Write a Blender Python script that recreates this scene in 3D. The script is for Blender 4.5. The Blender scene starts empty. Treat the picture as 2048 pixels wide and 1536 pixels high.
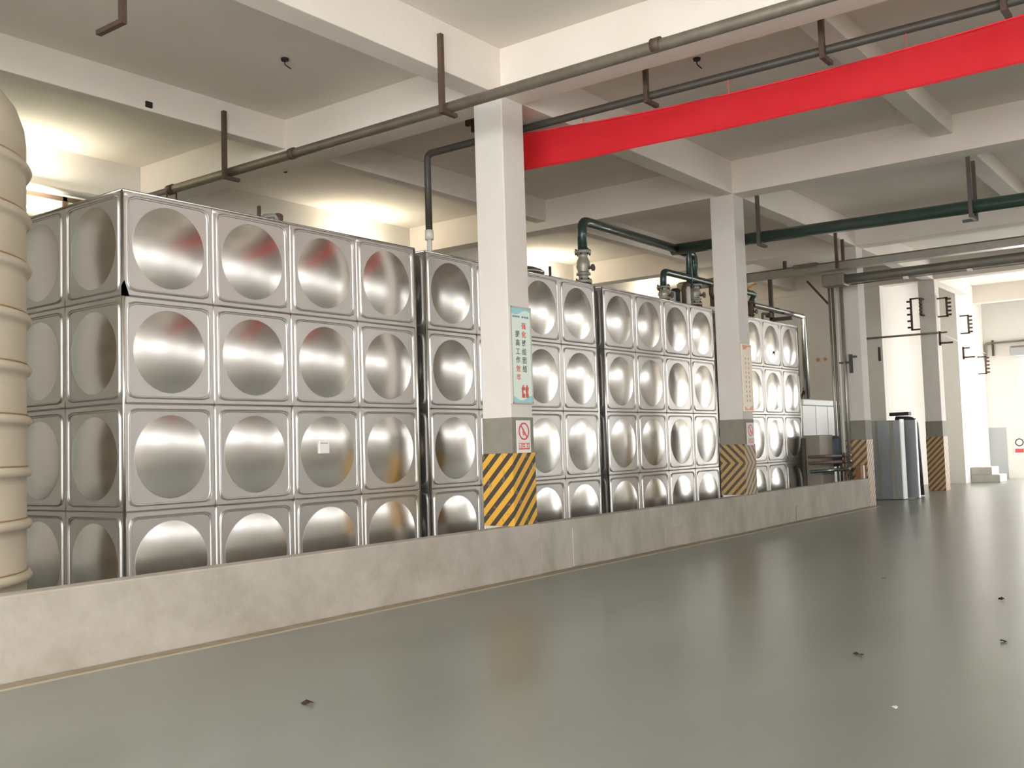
import bpy, bmesh, math, random
from mathutils import Vector, Matrix
random.seed(7)
S = bpy.context.scene
COL = S.collection
# ------------------------------------------------------------------ camera
cam_d = bpy.data.cameras.new('camera'); cam = bpy.data.objects.new('camera', cam_d); COL.objects.link(cam)
cam_d.sensor_width = 36.0; cam_d.lens = 36.0 * 2022.583 / 2048.0; cam_d.clip_end = 300
YAW, PIT, ROLL = 0.927115194, 0.0626918545, -0.0313645957
_fw = Vector((math.cos(PIT) * math.sin(YAW), math.cos(PIT) * math.cos(YAW), math.sin(PIT)))
_rt = Vector((math.cos(YAW), -math.sin(YAW), 0)); _up = _rt.cross(_fw)
_r2 = _rt * math.cos(ROLL) + _up * math.sin(ROLL); _u2 = -_rt * math.sin(ROLL) + _up * math.cos(ROLL)
cam.matrix_world = Matrix(((_r2.x, _u2.x, -_fw.x, -5.26602), (_r2.y, _u2.y, -_fw.y, -8.41003), (_r2.z, _u2.z, -_fw.z, 1.55849), (0, 0, 0, 1)))
S.camera = cam
# ------------------------------------------------------------------ sky, daylight, exposure
SKY = 5.5
w = bpy.data.worlds.new('sky'); S.world = w; w.use_nodes = True
bg = w.node_tree.nodes['Background']; bg.inputs[0].default_value = (1.0, 1.0, 1.0, 1); bg.inputs[1].default_value = SKY
S.view_settings.view_transform = 'Standard'; S.view_settings.look = 'None'
S.view_settings.exposure = 1.2; S.view_settings.gamma = 1.0; S.view_settings.use_curve_mapping = False
# hall limits
X0, X1, YF, YB, ZS, ZB = -9.0, 32.0, -16.5, 6.55, 6.45, 5.87
XN, YN = 23.0, -9.2                        # beyond x = XN the unseen front wall is brought in to YN to brighten the far end
WIN = []                                   # windows of the wall behind the camera (x0, x1, z0, z1)
for k in range(-2, 4):
    bx = 4.44 + 6.6 * k
    WIN += [(bx + 0.75 + 1.95 * q, bx + 2.25 + 1.95 * q, 4.6, 5.5) for q in range(3) if bx + 2.25 + 1.95 * q < XN]
LFILL = [(-16.0, -12.8, 1.1, 5.6), (-12.2, -9.2, 1.1, 5.6), (-8.4, -5.2, 1.1, 5.6), (-4.6, -1.8, 1.1, 5.6)]   # unseen openings added to the left wall as fill light (y0, y1, z0, z1)
NDOOR = (XN + 4.2, 31.4, 0.0, 4.2)                           # unseen door in the brought-in wall, sized to brighten the far faces (x0, x1, z0, z1)
SWIN = [(-15.8 + 1.7 * q, -14.6 + 1.7 * q, 4.6, 5.5) for q in range(4)]  # unseen high windows added to the return wall, extending the strip the panels reflect
EDOOR = (-3.9, -1.78, 0.0, 3.95)                             # door of the end wall (y0, y1, z0, z1)
def portal(name, loc, rot, sx, sy):
    d = bpy.data.lights.new(name, 'AREA'); d.shape = 'RECTANGLE'; d.size = sx; d.size_y = sy; d.energy = 1
    d.cycles.is_portal = True
    o = bpy.data.objects.new(name, d); COL.objects.link(o); o.location = loc; o.rotation_euler = rot
for a, b, c, d in WIN: portal('daylight_portal', ((a + b) / 2, YF - 0.26, (c + d) / 2), (math.radians(90), 0, 0), b - a, d - c)
a, b, c, d = NDOOR; portal('daylight_portal', ((a + b) / 2, YN - 0.26, (c + d) / 2), (math.radians(90), 0, 0), b - a, d - c)
for a, b, c, d in SWIN: portal('daylight_portal', (XN + 0.26, (a + b) / 2, (c + d) / 2), (math.radians(90), 0, math.radians(90)), b - a, d - c)
for a, b, c, d in LFILL: portal('daylight_portal', (X0 - 0.26, (a + b) / 2, (c + d) / 2), (math.radians(90), 0, math.radians(-90)), b - a, d - c)
portal('daylight_portal', (X1 + 0.26, (EDOOR[0] + EDOOR[1]) / 2, (EDOOR[2] + EDOOR[3]) / 2), (math.radians(90), 0, math.radians(90)), EDOOR[1] - EDOOR[0], EDOOR[3])
# ------------------------------------------------------------------ helpers
def lin(c):
    return tuple(((v / 255) / 12.92 if v <= 10 else (((v / 255) + 0.055) / 1.055) ** 2.4) for v in c)
def M(name, col, rough=0.6, metal=0.0, var=0.0, vscale=3.0, col2=None, bump=0.0, bscale=40.0, spec=0.5, stretch=None, rvar=0.0, coat=0.0, pos=False):
    m = bpy.data.materials.new(name); m.use_nodes = True; nt = m.node_tree; N = nt.nodes; L = nt.links
    p = N['Principled BSDF']; c = lin(col)
    p.inputs['Base Color'].default_value = (*c, 1); p.inputs['Roughness'].default_value = rough; p.inputs['Metallic'].default_value = metal
    p.inputs['Specular IOR Level'].default_value = spec; p.inputs['Coat Weight'].default_value = coat
    if var or bump or rvar:
        if pos: g = N.new('ShaderNodeNewGeometry'); src = g.outputs['Position']
        else: g = N.new('ShaderNodeTexCoord'); src = g.outputs['Object']
        if stretch:
            mp = N.new('ShaderNodeMapping'); L.new(src, mp.inputs[0]); mp.inputs['Scale'].default_value = stretch; src = mp.outputs[0]
    if var:
        n = N.new('ShaderNodeTexNoise'); n.inputs['Scale'].default_value = vscale; n.inputs['Detail'].default_value = 6; n.inputs['Roughness'].default_value = 0.65
        L.new(src, n.inputs['Vector'])
        r = N.new('ShaderNodeValToRGB'); r.color_ramp.elements[0].position = 0.35; r.color_ramp.elements[1].position = 0.7
        c2 = lin(col2) if col2 else tuple(v * 0.6 for v in c)
        mid = tuple(c[i] * (1 - var) + c2[i] * var for i in range(3))
        r.color_ramp.elements[0].color = (*c, 1); r.color_ramp.elements[1].color = (*mid, 1)
        L.new(n.outputs['Fac'], r.inputs['Fac']); L.new(r.outputs['Color'], p.inputs['Base Color'])
    if rvar:
        n = N.new('ShaderNodeTexNoise'); n.inputs['Scale'].default_value = vscale * 0.7; n.inputs['Detail'].default_value = 4
        L.new(src, n.inputs['Vector'])
        mr = N.new('ShaderNodeMapRange'); mr.inputs['From Min'].default_value = 0.3; mr.inputs['From Max'].default_value = 0.7
        mr.inputs['To Min'].default_value = rough - rvar; mr.inputs['To Max'].default_value = rough + rvar
        L.new(n.outputs['Fac'], mr.inputs['Value']); L.new(mr.outputs[0], p.inputs['Roughness'])
    if bump:
        n = N.new('ShaderNodeTexNoise'); n.inputs['Scale'].default_value = bscale; n.inputs['Detail'].default_value = 3
        L.new(src, n.inputs['Vector'])
        b = N.new('ShaderNodeBump'); b.inputs['Strength'].default_value = bump; b.inputs['Distance'].default_value = 0.02
        L.new(n.outputs['Fac'], b.inputs['Height']); L.new(b.outputs[0], p.inputs['Normal'])
    return m
def stripe_mat(name, period, chevron=None, yel=(222, 170, 62), blk=(66, 58, 50)):
    m = bpy.data.materials.new(name); m.use_nodes = True; nt = m.node_tree; N = nt.nodes; L = nt.links
    p = N['Principled BSDF']; p.inputs['Roughness'].default_value = 0.55
    g = N.new('ShaderNodeNewGeometry'); sp = N.new('ShaderNodeSeparateXYZ'); L.new(g.outputs['Position'], sp.inputs[0])
    def op(o, a, b=None):
        n = N.new('ShaderNodeMath'); n.operation = o
        for i, v in enumerate((a, b)):
            if v is None: continue
            if isinstance(v, (int, float)): n.inputs[i].default_value = v
            else: L.new(v, n.inputs[i])
        return n.outputs[0]
    u = op('SUBTRACT', sp.outputs['X'], sp.outputs['Y']); z = sp.outputs['Z']
    if chevron is not None: z = op('ABSOLUTE', op('SUBTRACT', z, chevron)); s = op('ADD', z, u)
    else: s = op('SUBTRACT', z, u)
    fr = op('FRACT', op('ADD', op('DIVIDE', s, period), 100.0))
    mask = op('LESS_THAN', fr, 0.46)
    nz = N.new('ShaderNodeTexNoise'); nz.inputs['Scale'].default_value = 14; nz.inputs['Detail'].default_value = 5; L.new(g.outputs['Position'], nz.inputs['Vector'])
    mx = N.new('ShaderNodeMix'); mx.data_type = 'RGBA'; mx.inputs['A'].default_value = (*lin(yel), 1); mx.inputs['B'].default_value = (*lin(blk), 1); L.new(mask, mx.inputs['Factor'])
    m2 = N.new('ShaderNodeMix'); m2.data_type = 'RGBA'; m2.inputs['B'].default_value = (*lin((150, 128, 96)), 1)
    L.new(mx.outputs['Result'], m2.inputs['A']); L.new(op('MULTIPLY', op('GREATER_THAN', nz.outputs['Fac'], 0.63), 0.5), m2.inputs['Factor'])
    L.new(m2.outputs['Result'], p.inputs['Base Color'])
    return m
def box(bm, x0, x1, y0, y1, z0, z1, bev=0.0):
    v = [bm.verts.new(q) for q in ((x0, y0, z0), (x1, y0, z0), (x1, y1, z0), (x0, y1, z0), (x0, y0, z1), (x1, y0, z1), (x1, y1, z1), (x0, y1, z1))]
    fs = [bm.faces.new([v[i] for i in f]) for f in ((0, 3, 2, 1), (4, 5, 6, 7), (0, 1, 5, 4), (1, 2, 6, 5), (2, 3, 7, 6), (3, 0, 4, 7))]
    if bev:
        es = list({e for f in fs for e in f.edges})
        bmesh.ops.bevel(bm, geom=es, offset=bev, segments=2, affect='EDGES', profile=0.5)
    return bm
def prism(bm, pts, y0, y1):
    A = [bm.verts.new((p[0], y0, p[1])) for p in pts]; B = [bm.verts.new((p[0], y1, p[1])) for p in pts]; n = len(pts)
    bm.faces.new(A); bm.faces.new(B[::-1])
    for k in range(n): bm.faces.new((A[k], B[k], B[(k + 1) % n], A[(k + 1) % n]))
def tube(bm, pts, r, seg=14, fillet=0.0, fseg=6, cap=True):
    P = [Vector(p) for p in pts]; out = [P[0]]
    for i in range(1, len(P) - 1):
        a, b, c = P[i - 1], P[i], P[i + 1]; d1 = (a - b).normalized(); d2 = (c - b).normalized()
        if fillet <= 0 or abs(d1.dot(d2)) > 0.9999: out.append(b); continue
        ang = d1.angle(d2); t = min(fillet / math.tan(ang / 2), (a - b).length * 0.49, (c - b).length * 0.49)
        p0, p2 = b + d1 * t, b + d2 * t
        for k in range(fseg + 1):
            s = k / fseg; out.append(p0 * (1 - s) ** 2 + b * 2 * s * (1 - s) + p2 * s * s)
    out.append(P[-1])
    ring = []; n = None
    for i, p in enumerate(out):
        t = (out[min(i + 1, len(out) - 1)] - out[max(i - 1, 0)]).normalized()
        if n is None: n = t.orthogonal().normalized()
        else: n = (n - t * n.dot(t)).normalized()
        b = t.cross(n)
        ring.append([bm.verts.new(p + (n * math.cos(2 * math.pi * k / seg) + b * math.sin(2 * math.pi * k / seg)) * r) for k in range(seg)])
    for A, B in zip(ring, ring[1:]):
        for k in range(seg): bm.faces.new((A[k], A[(k + 1) % seg], B[(k + 1) % seg], B[k])).smooth = True
    if cap: bm.faces.new(ring[0][::-1]); bm.faces.new(ring[-1])
    return bm
def lathe(bm, prof, c=(0, 0, 0), seg=32, axis='Z'):
    rings = []
    for r, h in prof:
        R = []
        for k in range(seg):
            a = 2 * math.pi * k / seg; x, y = r * math.cos(a), r * math.sin(a)
            q = {'Z': (x, y, h), 'X': (h, x, y), 'Y': (y, h, x)}[axis]
            R.append(bm.verts.new((q[0] + c[0], q[1] + c[1], q[2] + c[2])))
        rings.append(R)
    for A, B in zip(rings, rings[1:]):
        for k in range(seg): bm.faces.new((A[k], A[(k + 1) % seg], B[(k + 1) % seg], B[k])).smooth = True
    bm.faces.new(rings[0][::-1]); bm.faces.new(rings[-1])
    return bm
BM = bmesh.new
def obj(name, bm, mat, parent=None, loc=None, **kw):
    """bm is in world coordinates; it is moved so the object's origin lies at loc (or at the parent's origin)."""
    base = Vector(loc) if loc is not None else Vector((0, 0, 0))
    off = base + (parent_world(parent) if parent and loc is None else Vector((0, 0, 0)))
    bmesh.ops.recalc_face_normals(bm, faces=bm.faces)
    if off.length: bmesh.ops.translate(bm, verts=bm.verts, vec=-off)
    me = bpy.data.meshes.new(name); bm.to_mesh(me); bm.free(); me.materials.append(mat)
    o = bpy.data.objects.new(name, me); COL.objects.link(o)
    if parent: o.parent = parent
    elif loc is not None: o.location = loc
    for k, v in kw.items(): o[k] = v
    return o
def parent_world(o):
    p = Vector((0, 0, 0))
    while o: p += o.location; o = o.parent
    return p
def thing(name, loc, label, category, group=None):
    o = bpy.data.objects.new(name, None); COL.objects.link(o); o.location = loc; o.empty_display_size = 0.2
    o['label'] = label; o['category'] = category
    if group: o['group'] = group
    return o
def tag(o, label, category, group=None):
    o['label'] = label; o['category'] = category
    if group: o['group'] = group
    return o
def struct(name, bm, mat, parent=None):
    o = obj(name, bm, mat, parent)
    if not parent: o['kind'] = 'structure'
    return o
def inst(name, me, parent, loc, rot=(0, 0, 0)):
    o = bpy.data.objects.new(name, me); COL.objects.link(o); o.parent = parent; o.location = loc; o.rotation_euler = rot
    return o
def text(name, body, mat, parent, loc, size, rot=(math.radians(90), 0, 0), sx=1.0, vert=False, gap=1.3, extrude=0.001):
    """lettering as mesh; loc is in the parent's local frame"""
    o = None; bm = BM()
    for i, ch in enumerate(body if vert else [body]):
        c = bpy.data.curves.new('t', 'FONT'); c.body = ch; c.size = size; c.align_x = 'CENTER'; c.align_y = 'CENTER'; c.extrude = extrude; c.offset = size * 0.012; c.resolution_u = 2
        t = bpy.data.objects.new('t', c); COL.objects.link(t)
        dg = bpy.context.evaluated_depsgraph_get(); me = bpy.data.meshes.new_from_object(t.evaluated_get(dg))
        me.transform(Matrix.Translation((0, -i * size * gap, 0)) @ Matrix.Diagonal((sx, 1, 1, 1)))
        bm.from_mesh(me); bpy.data.objects.remove(t); bpy.data.meshes.remove(me)
    me = bpy.data.meshes.new(name); bm.to_mesh(me); bm.free(); me.materials.append(mat)
    return inst(name, me, parent, loc, rot)
# ------------------------------------------------------------------ materials
m_plaster = M('white_plaster', (222, 217, 211), 0.85, var=0.35, vscale=0.9, col2=(200, 190, 178), bump=0.12, bscale=18, pos=True)
m_ceil = M('ceiling_plaster', (234, 226, 216), 0.9, var=0.4, vscale=0.55, col2=(214, 204, 190), bump=0.15, bscale=9, pos=True)
m_wall = M('wall_plaster', (230, 227, 221), 0.85, var=0.3, vscale=0.7, col2=(216, 207, 188), pos=True)
m_floor = M('epoxy_floor', (122, 126, 118), 0.285, var=0.55, vscale=0.8, col2=(98, 101, 92), spec=0.8, stretch=(0.35, 1.0, 1.0), pos=True)
m_dust = M('dusty_edge', (150, 136, 114), 0.8, var=0.5, vscale=5, col2=(112, 98, 80), pos=True)
m_line = M('pale_edge_line', (172, 166, 146), 0.6, pos=True)
m_kerbw = M('kerb_white', (180, 172, 162), 0.85, var=0.8, vscale=2.2, col2=(154, 146, 133), bump=0.2, bscale=14, pos=True)
m_kerbg = M('kerb_concrete', (180, 175, 164), 0.85, var=0.8, vscale=2.2, col2=(146, 142, 128), bump=0.25, bscale=12, stretch=(1, 1, 0.5), pos=True)
m_kerbt = M('kerb_top', (158, 150, 134), 0.9, var=0.5, vscale=4, pos=True)
m_steel = M('stainless_sheet', (214, 211, 206), 0.235, 1.0, var=0.2, vscale=2.5, col2=(196, 192, 186), rvar=0.03)
m_sheet = M('stainless_flat_sheet', (206, 203, 199), 0.45, 1.0, var=0.2, vscale=2.5, col2=(194, 190, 185), rvar=0.04)
m_rust = M('rust', (116, 74, 52), 0.8)
m_black = M('black_rubber', (38, 36, 36), 0.6)
m_poly = M('ivory_polyethylene', (206, 195, 175), 0.5, var=0.4, vscale=2.2, col2=(196, 180, 152), stretch=(1, 1, 0.25))
m_polyd = M('polyethylene_seam', (168, 140, 104), 0.7)
m_grey = M('grey_paint', (142, 138, 126), 0.75, var=0.5, vscale=6, col2=(120, 117, 106), pos=True)
m_galv = M('galvanised_pipe', (142, 134, 122), 0.5, 0.55, var=0.5, vscale=5, col2=(108, 98, 84))
m_dkpipe = M('dark_painted_pipe', (74, 72, 66), 0.5, 0.2, var=0.4, vscale=5, col2=(98, 84, 70))
m_rsteel = M('brown_angle_steel', (96, 76, 64), 0.6, 0.2, var=0.5, vscale=8, col2=(70, 60, 52))
m_green = M('dark_green_pipe', (44, 66, 56), 0.32, 0.0, var=0.4, vscale=4, col2=(34, 50, 44), coat=0.3)
m_cast = M('grey_cast_valve', (176, 176, 164), 0.45, 0.5, var=0.4, vscale=10)
m_silver = M('silver_pipe', (210, 210, 206), 0.22, 1.0)
m_insul = M('insulated_pipe', (176, 174, 166), 0.38, 0.7, var=0.4, vscale=3, col2=(130, 126, 112))
m_red = M('red_cloth', (246, 52, 64), 0.7, var=0.3, vscale=3, col2=(234, 32, 42), bump=0.15, bscale=30)
m_white = M('white_panel', (246, 248, 248), 0.4)
m_pvc = M('white_pvc', (228, 226, 216), 0.4)
m_film = M('blue_grey_film', (150, 158, 164), 0.3, 0.35, var=0.5, vscale=3, col2=(172, 168, 152), stretch=(1, 1, 0.6))
m_cartn = M('grey_cabinet', (150, 144, 132), 0.6, var=0.3, vscale=4)
m_motor = M('dark_blue_motor', (58, 66, 80), 0.45)
m_hose = M('dark_hose', (62, 54, 62), 0.6)
m_orange = M('orange_outlet', (206, 158, 96), 0.6)
m_paper = M('white_paper', (232, 230, 226), 0.7)
m_signbg = M('sign_mint', (226, 238, 226), 0.4, var=0.4, vscale=3, col2=(206, 230, 222))
m_signblue = M('sign_blue', (150, 208, 218), 0.4)
m_frame = M('sign_frame', (178, 176, 168), 0.4, 0.6)
m_ink = M('ink_grey', (104, 112, 106), 0.6)
m_inkred = M('ink_red', (222, 92, 86), 0.6)
m_pink = M('ink_pink', (224, 138, 126), 0.6)
m_inkblue = M('ink_blue', (98, 128, 158), 0.6)
m_signred = M('sign_red', (206, 84, 86), 0.5)
m_cream = M('sign_cream', (240, 228, 206), 0.5)
m_orng = M('sign_orange', (232, 150, 104), 0.5)
m_leaf = M('dead_leaf', (76, 68, 58), 0.9)
m_wood = M('brown_carton', (138, 96, 66), 0.7)
m_dado = M('dado_paint', (176, 178, 178), 0.6)
m_step = M('step_concrete', (190, 188, 180), 0.8, var=0.4, vscale=3, pos=True)
m_pane = bpy.data.materials.new('frosted_pane'); m_pane.use_nodes = True
_n = m_pane.node_tree; _p = _n.nodes['Principled BSDF']; _p.inputs['Base Color'].default_value = (*lin((196, 214, 190)), 1); _p.inputs['Roughness'].default_value = 0.35
_t = _n.nodes.new('ShaderNodeBsdfTranslucent'); _t.inputs[0].default_value = (0.036, 0.042, 0.034, 1)
_a = _n.nodes.new('ShaderNodeAddShader'); _n.links.new(_p.outputs[0], _a.inputs[0]); _n.links.new(_t.outputs[0], _a.inputs[1]); _n.links.new(_a.outputs[0], _n.nodes['Material Output'].inputs[0])
m_stripe1 = stripe_mat('hazard_stripes_wide', 0.185)
m_stripe2 = stripe_mat('hazard_chevrons', 0.15, chevron=1.17, yel=(176, 148, 96), blk=(86, 74, 62))
m_stripe3 = stripe_mat('hazard_stripes_worn', 0.16, yel=(190, 160, 112), blk=(112, 88, 70))
def emis(name, col, st):
    m = bpy.data.materials.new(name); m.use_nodes = True; p = m.node_tree.nodes['Principled BSDF']
    p.inputs['Emission Color'].default_value = (*col, 1); p.inputs['Emission Strength'].default_value = st; return m
m_tube = emis('lamp_tube', (1, 0.93, 0.72), 6)
# ------------------------------------------------------------------ structure
b = BM(); box(b, X0, XN + 0.25, YF - 0.3, YN, -0.3, 0.0); box(b, X0, X1 + 0.3, YN, -1.15, -0.3, 0.0); box(b, X0, X1 + 0.3, -1.15, YB, -0.3, -0.001)
floor = struct('floor', b, m_floor)
b = BM(); box(b, X0, 17.4, -1.29, -1.15, -0.01, 0.004); obj('edge_strip', b, m_dust, floor)
b = BM(); box(b, X0, 17.6, -1.335, -1.29, -0.01, 0.003); obj('edge_line', b, m_line, floor)
b = BM(); box(b, X0 - 0.3, X1 + 0.3, YN - 0.3, YB + 0.3, ZS, ZS + 0.25); box(b, X0 - 0.3, XN + 0.3, YF - 0.3, YN - 0.3, ZS, ZS + 0.25)
ceiling = struct('ceiling', b, m_ceil)
PX = [-8.76, -2.16, 4.44, 11.08, 17.6, 24.2, 30.8]; PW = 0.44
def beam(x0, x1, y0, y1, z0):
    b = BM(); box(b, x0, x1, y0, y1, z0, ZS + 0.02, 0.012); obj('beam', b, m_ceil, ceiling)
beam(X0, 28.45, -1.1, -0.78, ZB)
beam(X0, X1, -8.9, -8.58, ZB)
for x in PX: beam(x, x + PW, YF if x < XN else YN, YB, ZB - 0.004)
for i, x in enumerate(PX[:-1]):
    x0 = x + PW; x1 = PX[i + 1]
    for y0 in (2.88, -4.8, -12.5):
        if (y0 > 0 and x0 > 24) or (y0 < YN and x1 > XN + 1): continue
        if y0 == -4.8: beam(x0 - 0.02, x1 + 0.02, -4.75, -4.43, 6.16)
        else: beam(x0 - 0.02, x1 + 0.02, y0, y0 + 0.25, 6.02)
def wall_with_holes(bm, a0, a1, z0, z1, t0, t1, holes, along):
    """solid wall slab along x or y with rectangular openings"""
    xs = sorted({a0, a1, *[h[0] for h in holes], *[h[1] for h in holes]}); zs = sorted({z0, z1, *[h[2] for h in holes], *[h[3] for h in holes]})
    for p, q in zip(xs, xs[1:]):
        for r, s in zip(zs, zs[1:]):
            cx, cz = (p + q) / 2, (r + s) / 2
            if any(h[0] < cx < h[1] and h[2] < cz < h[3] for h in holes): continue
            if along == 'x': box(bm, p, q, t0, t1, r, s)
            else: box(bm, t0, t1, p, q, r, s)
    return bm
WB = (-1.4, 4.0, 1.2, 5.72)
b = wall_with_holes(BM(), X0, 24.2, 0, ZS, YB, YB + 0.25, [WB], 'x'); struct('wall_back', b, m_wall)
b = wall_with_holes(BM(), X0, XN, 0, ZS, YF - 0.25, YF, WIN, 'x'); struct('wall_front', b, m_wall)
b = wall_with_holes(BM(), YF, YN, 0, ZS, XN, XN + 0.25, SWIN, 'y'); struct('wall_return', b, m_wall)
b = wall_with_holes(BM(), XN + 0.25, X1, 0, ZS, YN - 0.25, YN, [NDOOR], 'x'); struct('wall_front_near', b, m_wall)  # unseen wall set nearer so daylight through its door reaches the far end
b = wall_with_holes(BM(), YN, -0.65, 0, ZS, X1, X1 + 0.25, [EDOOR], 'y'); wall_end = struct('wall_end', b, m_wall)
b = wall_with_holes(BM(), YF, YB, 0, ZS, X0 - 0.25, X0, LFILL, 'y'); struct('wall_left', b, m_wall)  # openings here are added for fill on left-facing sides
b = BM(); box(b, 24.2, 24.45, 0.4, YB, 0, ZB - 0.006); struct('wall_partition', b, m_wall)
b = BM(); box(b, 24.46, 28.45, 0.4, 0.65, 0, ZS); box(b, 28.45, X1 + 0.25, -0.65, -0.4, 0, ZS); box(b, 28.45, 28.7, -0.4, 0.65, 0, ZS); struct('wall_right', b, m_wall)
for x in (-2.16, 4.44, 11.05, 17.6):                     # half columns on the back wall
    b = BM(); box(b, x, x + PW, YB - 0.16, YB - 0.001, 0, ZB - 0.01, 0.01); o = struct('trim_' + str(int(x) + 3), b, m_wall)
b = BM(); box(b, X1 - 0.012, X1 - 0.001, -1.2, -0.652, 0, 1.72); struct('baseboard_end', b, m_dado)
# window of the back wall, left of the tanks
b = BM(); x0, x1, z0, z1 = WB
for a, c in ((x0, x0 + 0.07), (x1 - 0.07, x1), (0.4, 0.46), (1.75, 1.81), (3.1, 3.17)): box(b, a, c, YB + 0.03, YB + 0.1, z0, z1)
box(b, x0, x1, YB + 0.03, YB + 0.1, z1 - 0.07, z1); box(b, x0, x1, YB + 0.03, YB + 0.1, z0, z0 + 0.07)
win = struct('window_1', b, m_rsteel)
for a, c in ((x0 + 0.07, 0.4), (0.46, 1.75), (1.81, 3.1), (3.17, x1 - 0.07)):
    b = BM(); box(b, a, c, YB + 0.06, YB + 0.07, z0 + 0.07, z1 - 0.07); obj('pane', b, m_pane, win)
b = BM(); tube(b, [(X0, YB - 0.05, 5.78), (4.3, YB - 0.05, 5.78)], 0.05, 10); struct('trim_20', b, m_pvc)
# frames in the wall behind the camera
for k, (a, c, z0, z1) in enumerate(WIN):
    b = BM(); y = YF - 0.12
    for q in (a, (a + c) / 2 - 0.03, c - 0.06): box(b, q, q + 0.06, y, y + 0.06, z0, z1)
    for q in (z0, z1 - 0.06): box(b, a, c, y, y + 0.06, q, q + 0.06)
    struct('window_' + str(k + 2), b, m_pvc)
# low wall in front of the tanks
b = BM(); box(b, X0, 4.9, -1.15, -0.95, 0, 0.62, 0.012); kerb = struct('wall_kerb', b, m_kerbw)
b = BM(); box(b, 4.9, 11.5, -1.148, -0.95, 0, 0.615, 0.015); obj('kerb_section', b, m_kerbg, kerb)
b = BM(); box(b, 11.5, 17.6, -1.135, -0.95, 0, 0.625, 0.015); obj('kerb_section', b, m_kerbg, kerb)
for a, c in ((8.05, 8.6), (5.6, 6.3), (13.2, 13.9)):
    b = BM(); box(b, a, c, -1.158, -1.14, 0.02, 0.3 if a > 7 else 0.5, 0.004); obj('mortar_patch', b, m_kerbw if a > 7 else m_kerbg, kerb)
# ------------------------------------------------------------------ pillars
PL = {4.44: ('square white pillar nearest the camera with wide yellow and black stripes', m_stripe1, 0.62),
      11.08: ('square white pillar with a yellow and black chevron on its base', m_stripe2, 0.62),
      17.6: ('square white pillar at the far end of the low wall beside the conduits', m_stripe3, 0.0),
      24.2: ('farthest square pillar with worn diagonal stripes down to the floor', m_stripe3, 0.0)}
pillars = {}
for x, (lab, sm, zb) in PL.items():
    t = thing('concrete_pillar', (x + PW / 2, -1.1 + PW / 2, 0), lab, 'pillar', 'row of square pillars'); pillars[x] = t
    b = BM(); box(b, x, x + PW, -1.1, -1.1 + PW, 0, ZB, 0.012); obj('shaft', b, m_plaster, t)
    e = 0.006
    b = BM(); box(b, x - e, x + PW + e, -1.1 - e, -1.1 + PW + e, 1.485, 1.925, 0.012); obj('grey_band', b, m_grey, t)
    e = 0.012
    b = BM(); box(b, x - e, x + PW + e, -1.1 - e, -1.1 + PW + e, zb, 1.49); obj('striped_base', b, sm, t)
# ------------------------------------------------------------------ stainless tanks
def panel_mesh(name, depth=0.042, w=1.0, h=1.0):
    bm = BM(); N = 72
    def sq(a, half, n):
        c, s = math.cos(a), math.sin(a)
        if n is None: k = half / max(abs(c), abs(s)); return c * k, s * k
        k = half / ((abs(c) ** n + abs(s) ** n) ** (1 / n)); return c * k, s * k
    rd = 0.392; R = (rd * rd + depth * depth) / (2 * depth)
    rows = []
    for i in range(1, 11):
        r = rd * i / 10; y = -(math.sqrt(R * R - r * r) - (R - depth))
        rows.append(([(r * math.cos(2 * math.pi * k / N), r * math.sin(2 * math.pi * k / N)) for k in range(N)], y, i == 10))
    rows.append(([((rd + 0.006) * math.cos(2 * math.pi * k / N), (rd + 0.006) * math.sin(2 * math.pi * k / N)) for k in range(N)], 0.0015, True))
    for half, n, y, sh in ((0.428, 14, 0.0, True), (0.433, 14, -0.010, True), (0.440, 14, -0.011, True), (0.446, 14, 0.001, True), (0.451, 15, -0.009, True), (0.456, 16, 0.0, True), (0.488, None, 0.0, True), (0.4985, None, 0.009, True), (0.4985, None, 0.03, False)):
        rows.append(([sq(2 * math.pi * k / N, half, n) for k in range(N)], y, sh))
    cv = bm.verts.new((0, -depth, 0)); prev = None; done = []
    for pts, y, sh in rows:
        R_ = [bm.verts.new((px * w, y, pz * h)) for px, pz in pts]
        for k in range(N):
            f = bm.faces.new((cv, R_[k], R_[(k + 1) % N])) if prev is None else bm.faces.new((prev[k], R_[k], R_[(k + 1) % N], prev[(k + 1) % N]))
            f.smooth = True; f.material_index = 0 if len(done) < 10 else 1
        done.append(1)
        if sh:
            for k in range(N):
                e = bm.edges.get((R_[k], R_[(k + 1) % N])); e.smooth = False
        prev = R_
    bmesh.ops.recalc_face_normals(bm, faces=bm.faces)
    me = bpy.data.meshes.new(name); bm.to_mesh(me); bm.free(); me.materials.append(m_steel); me.materials.append(m_sheet); return me
PM = panel_mesh('pressed_panel'); ZT, DEPTH = 4.075, 5
OFF = [0.0, 4.1937, 8.3941, 12.6754]
TL = ['stainless panel water tank nearest the camera with a paper note on its front', 'second stainless water tank, half hidden behind the nearest striped pillar',
      'third stainless water tank, standing between the two striped pillars', 'farthest stainless water tank, past the chevron striped pillar']
tanks = []
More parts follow.
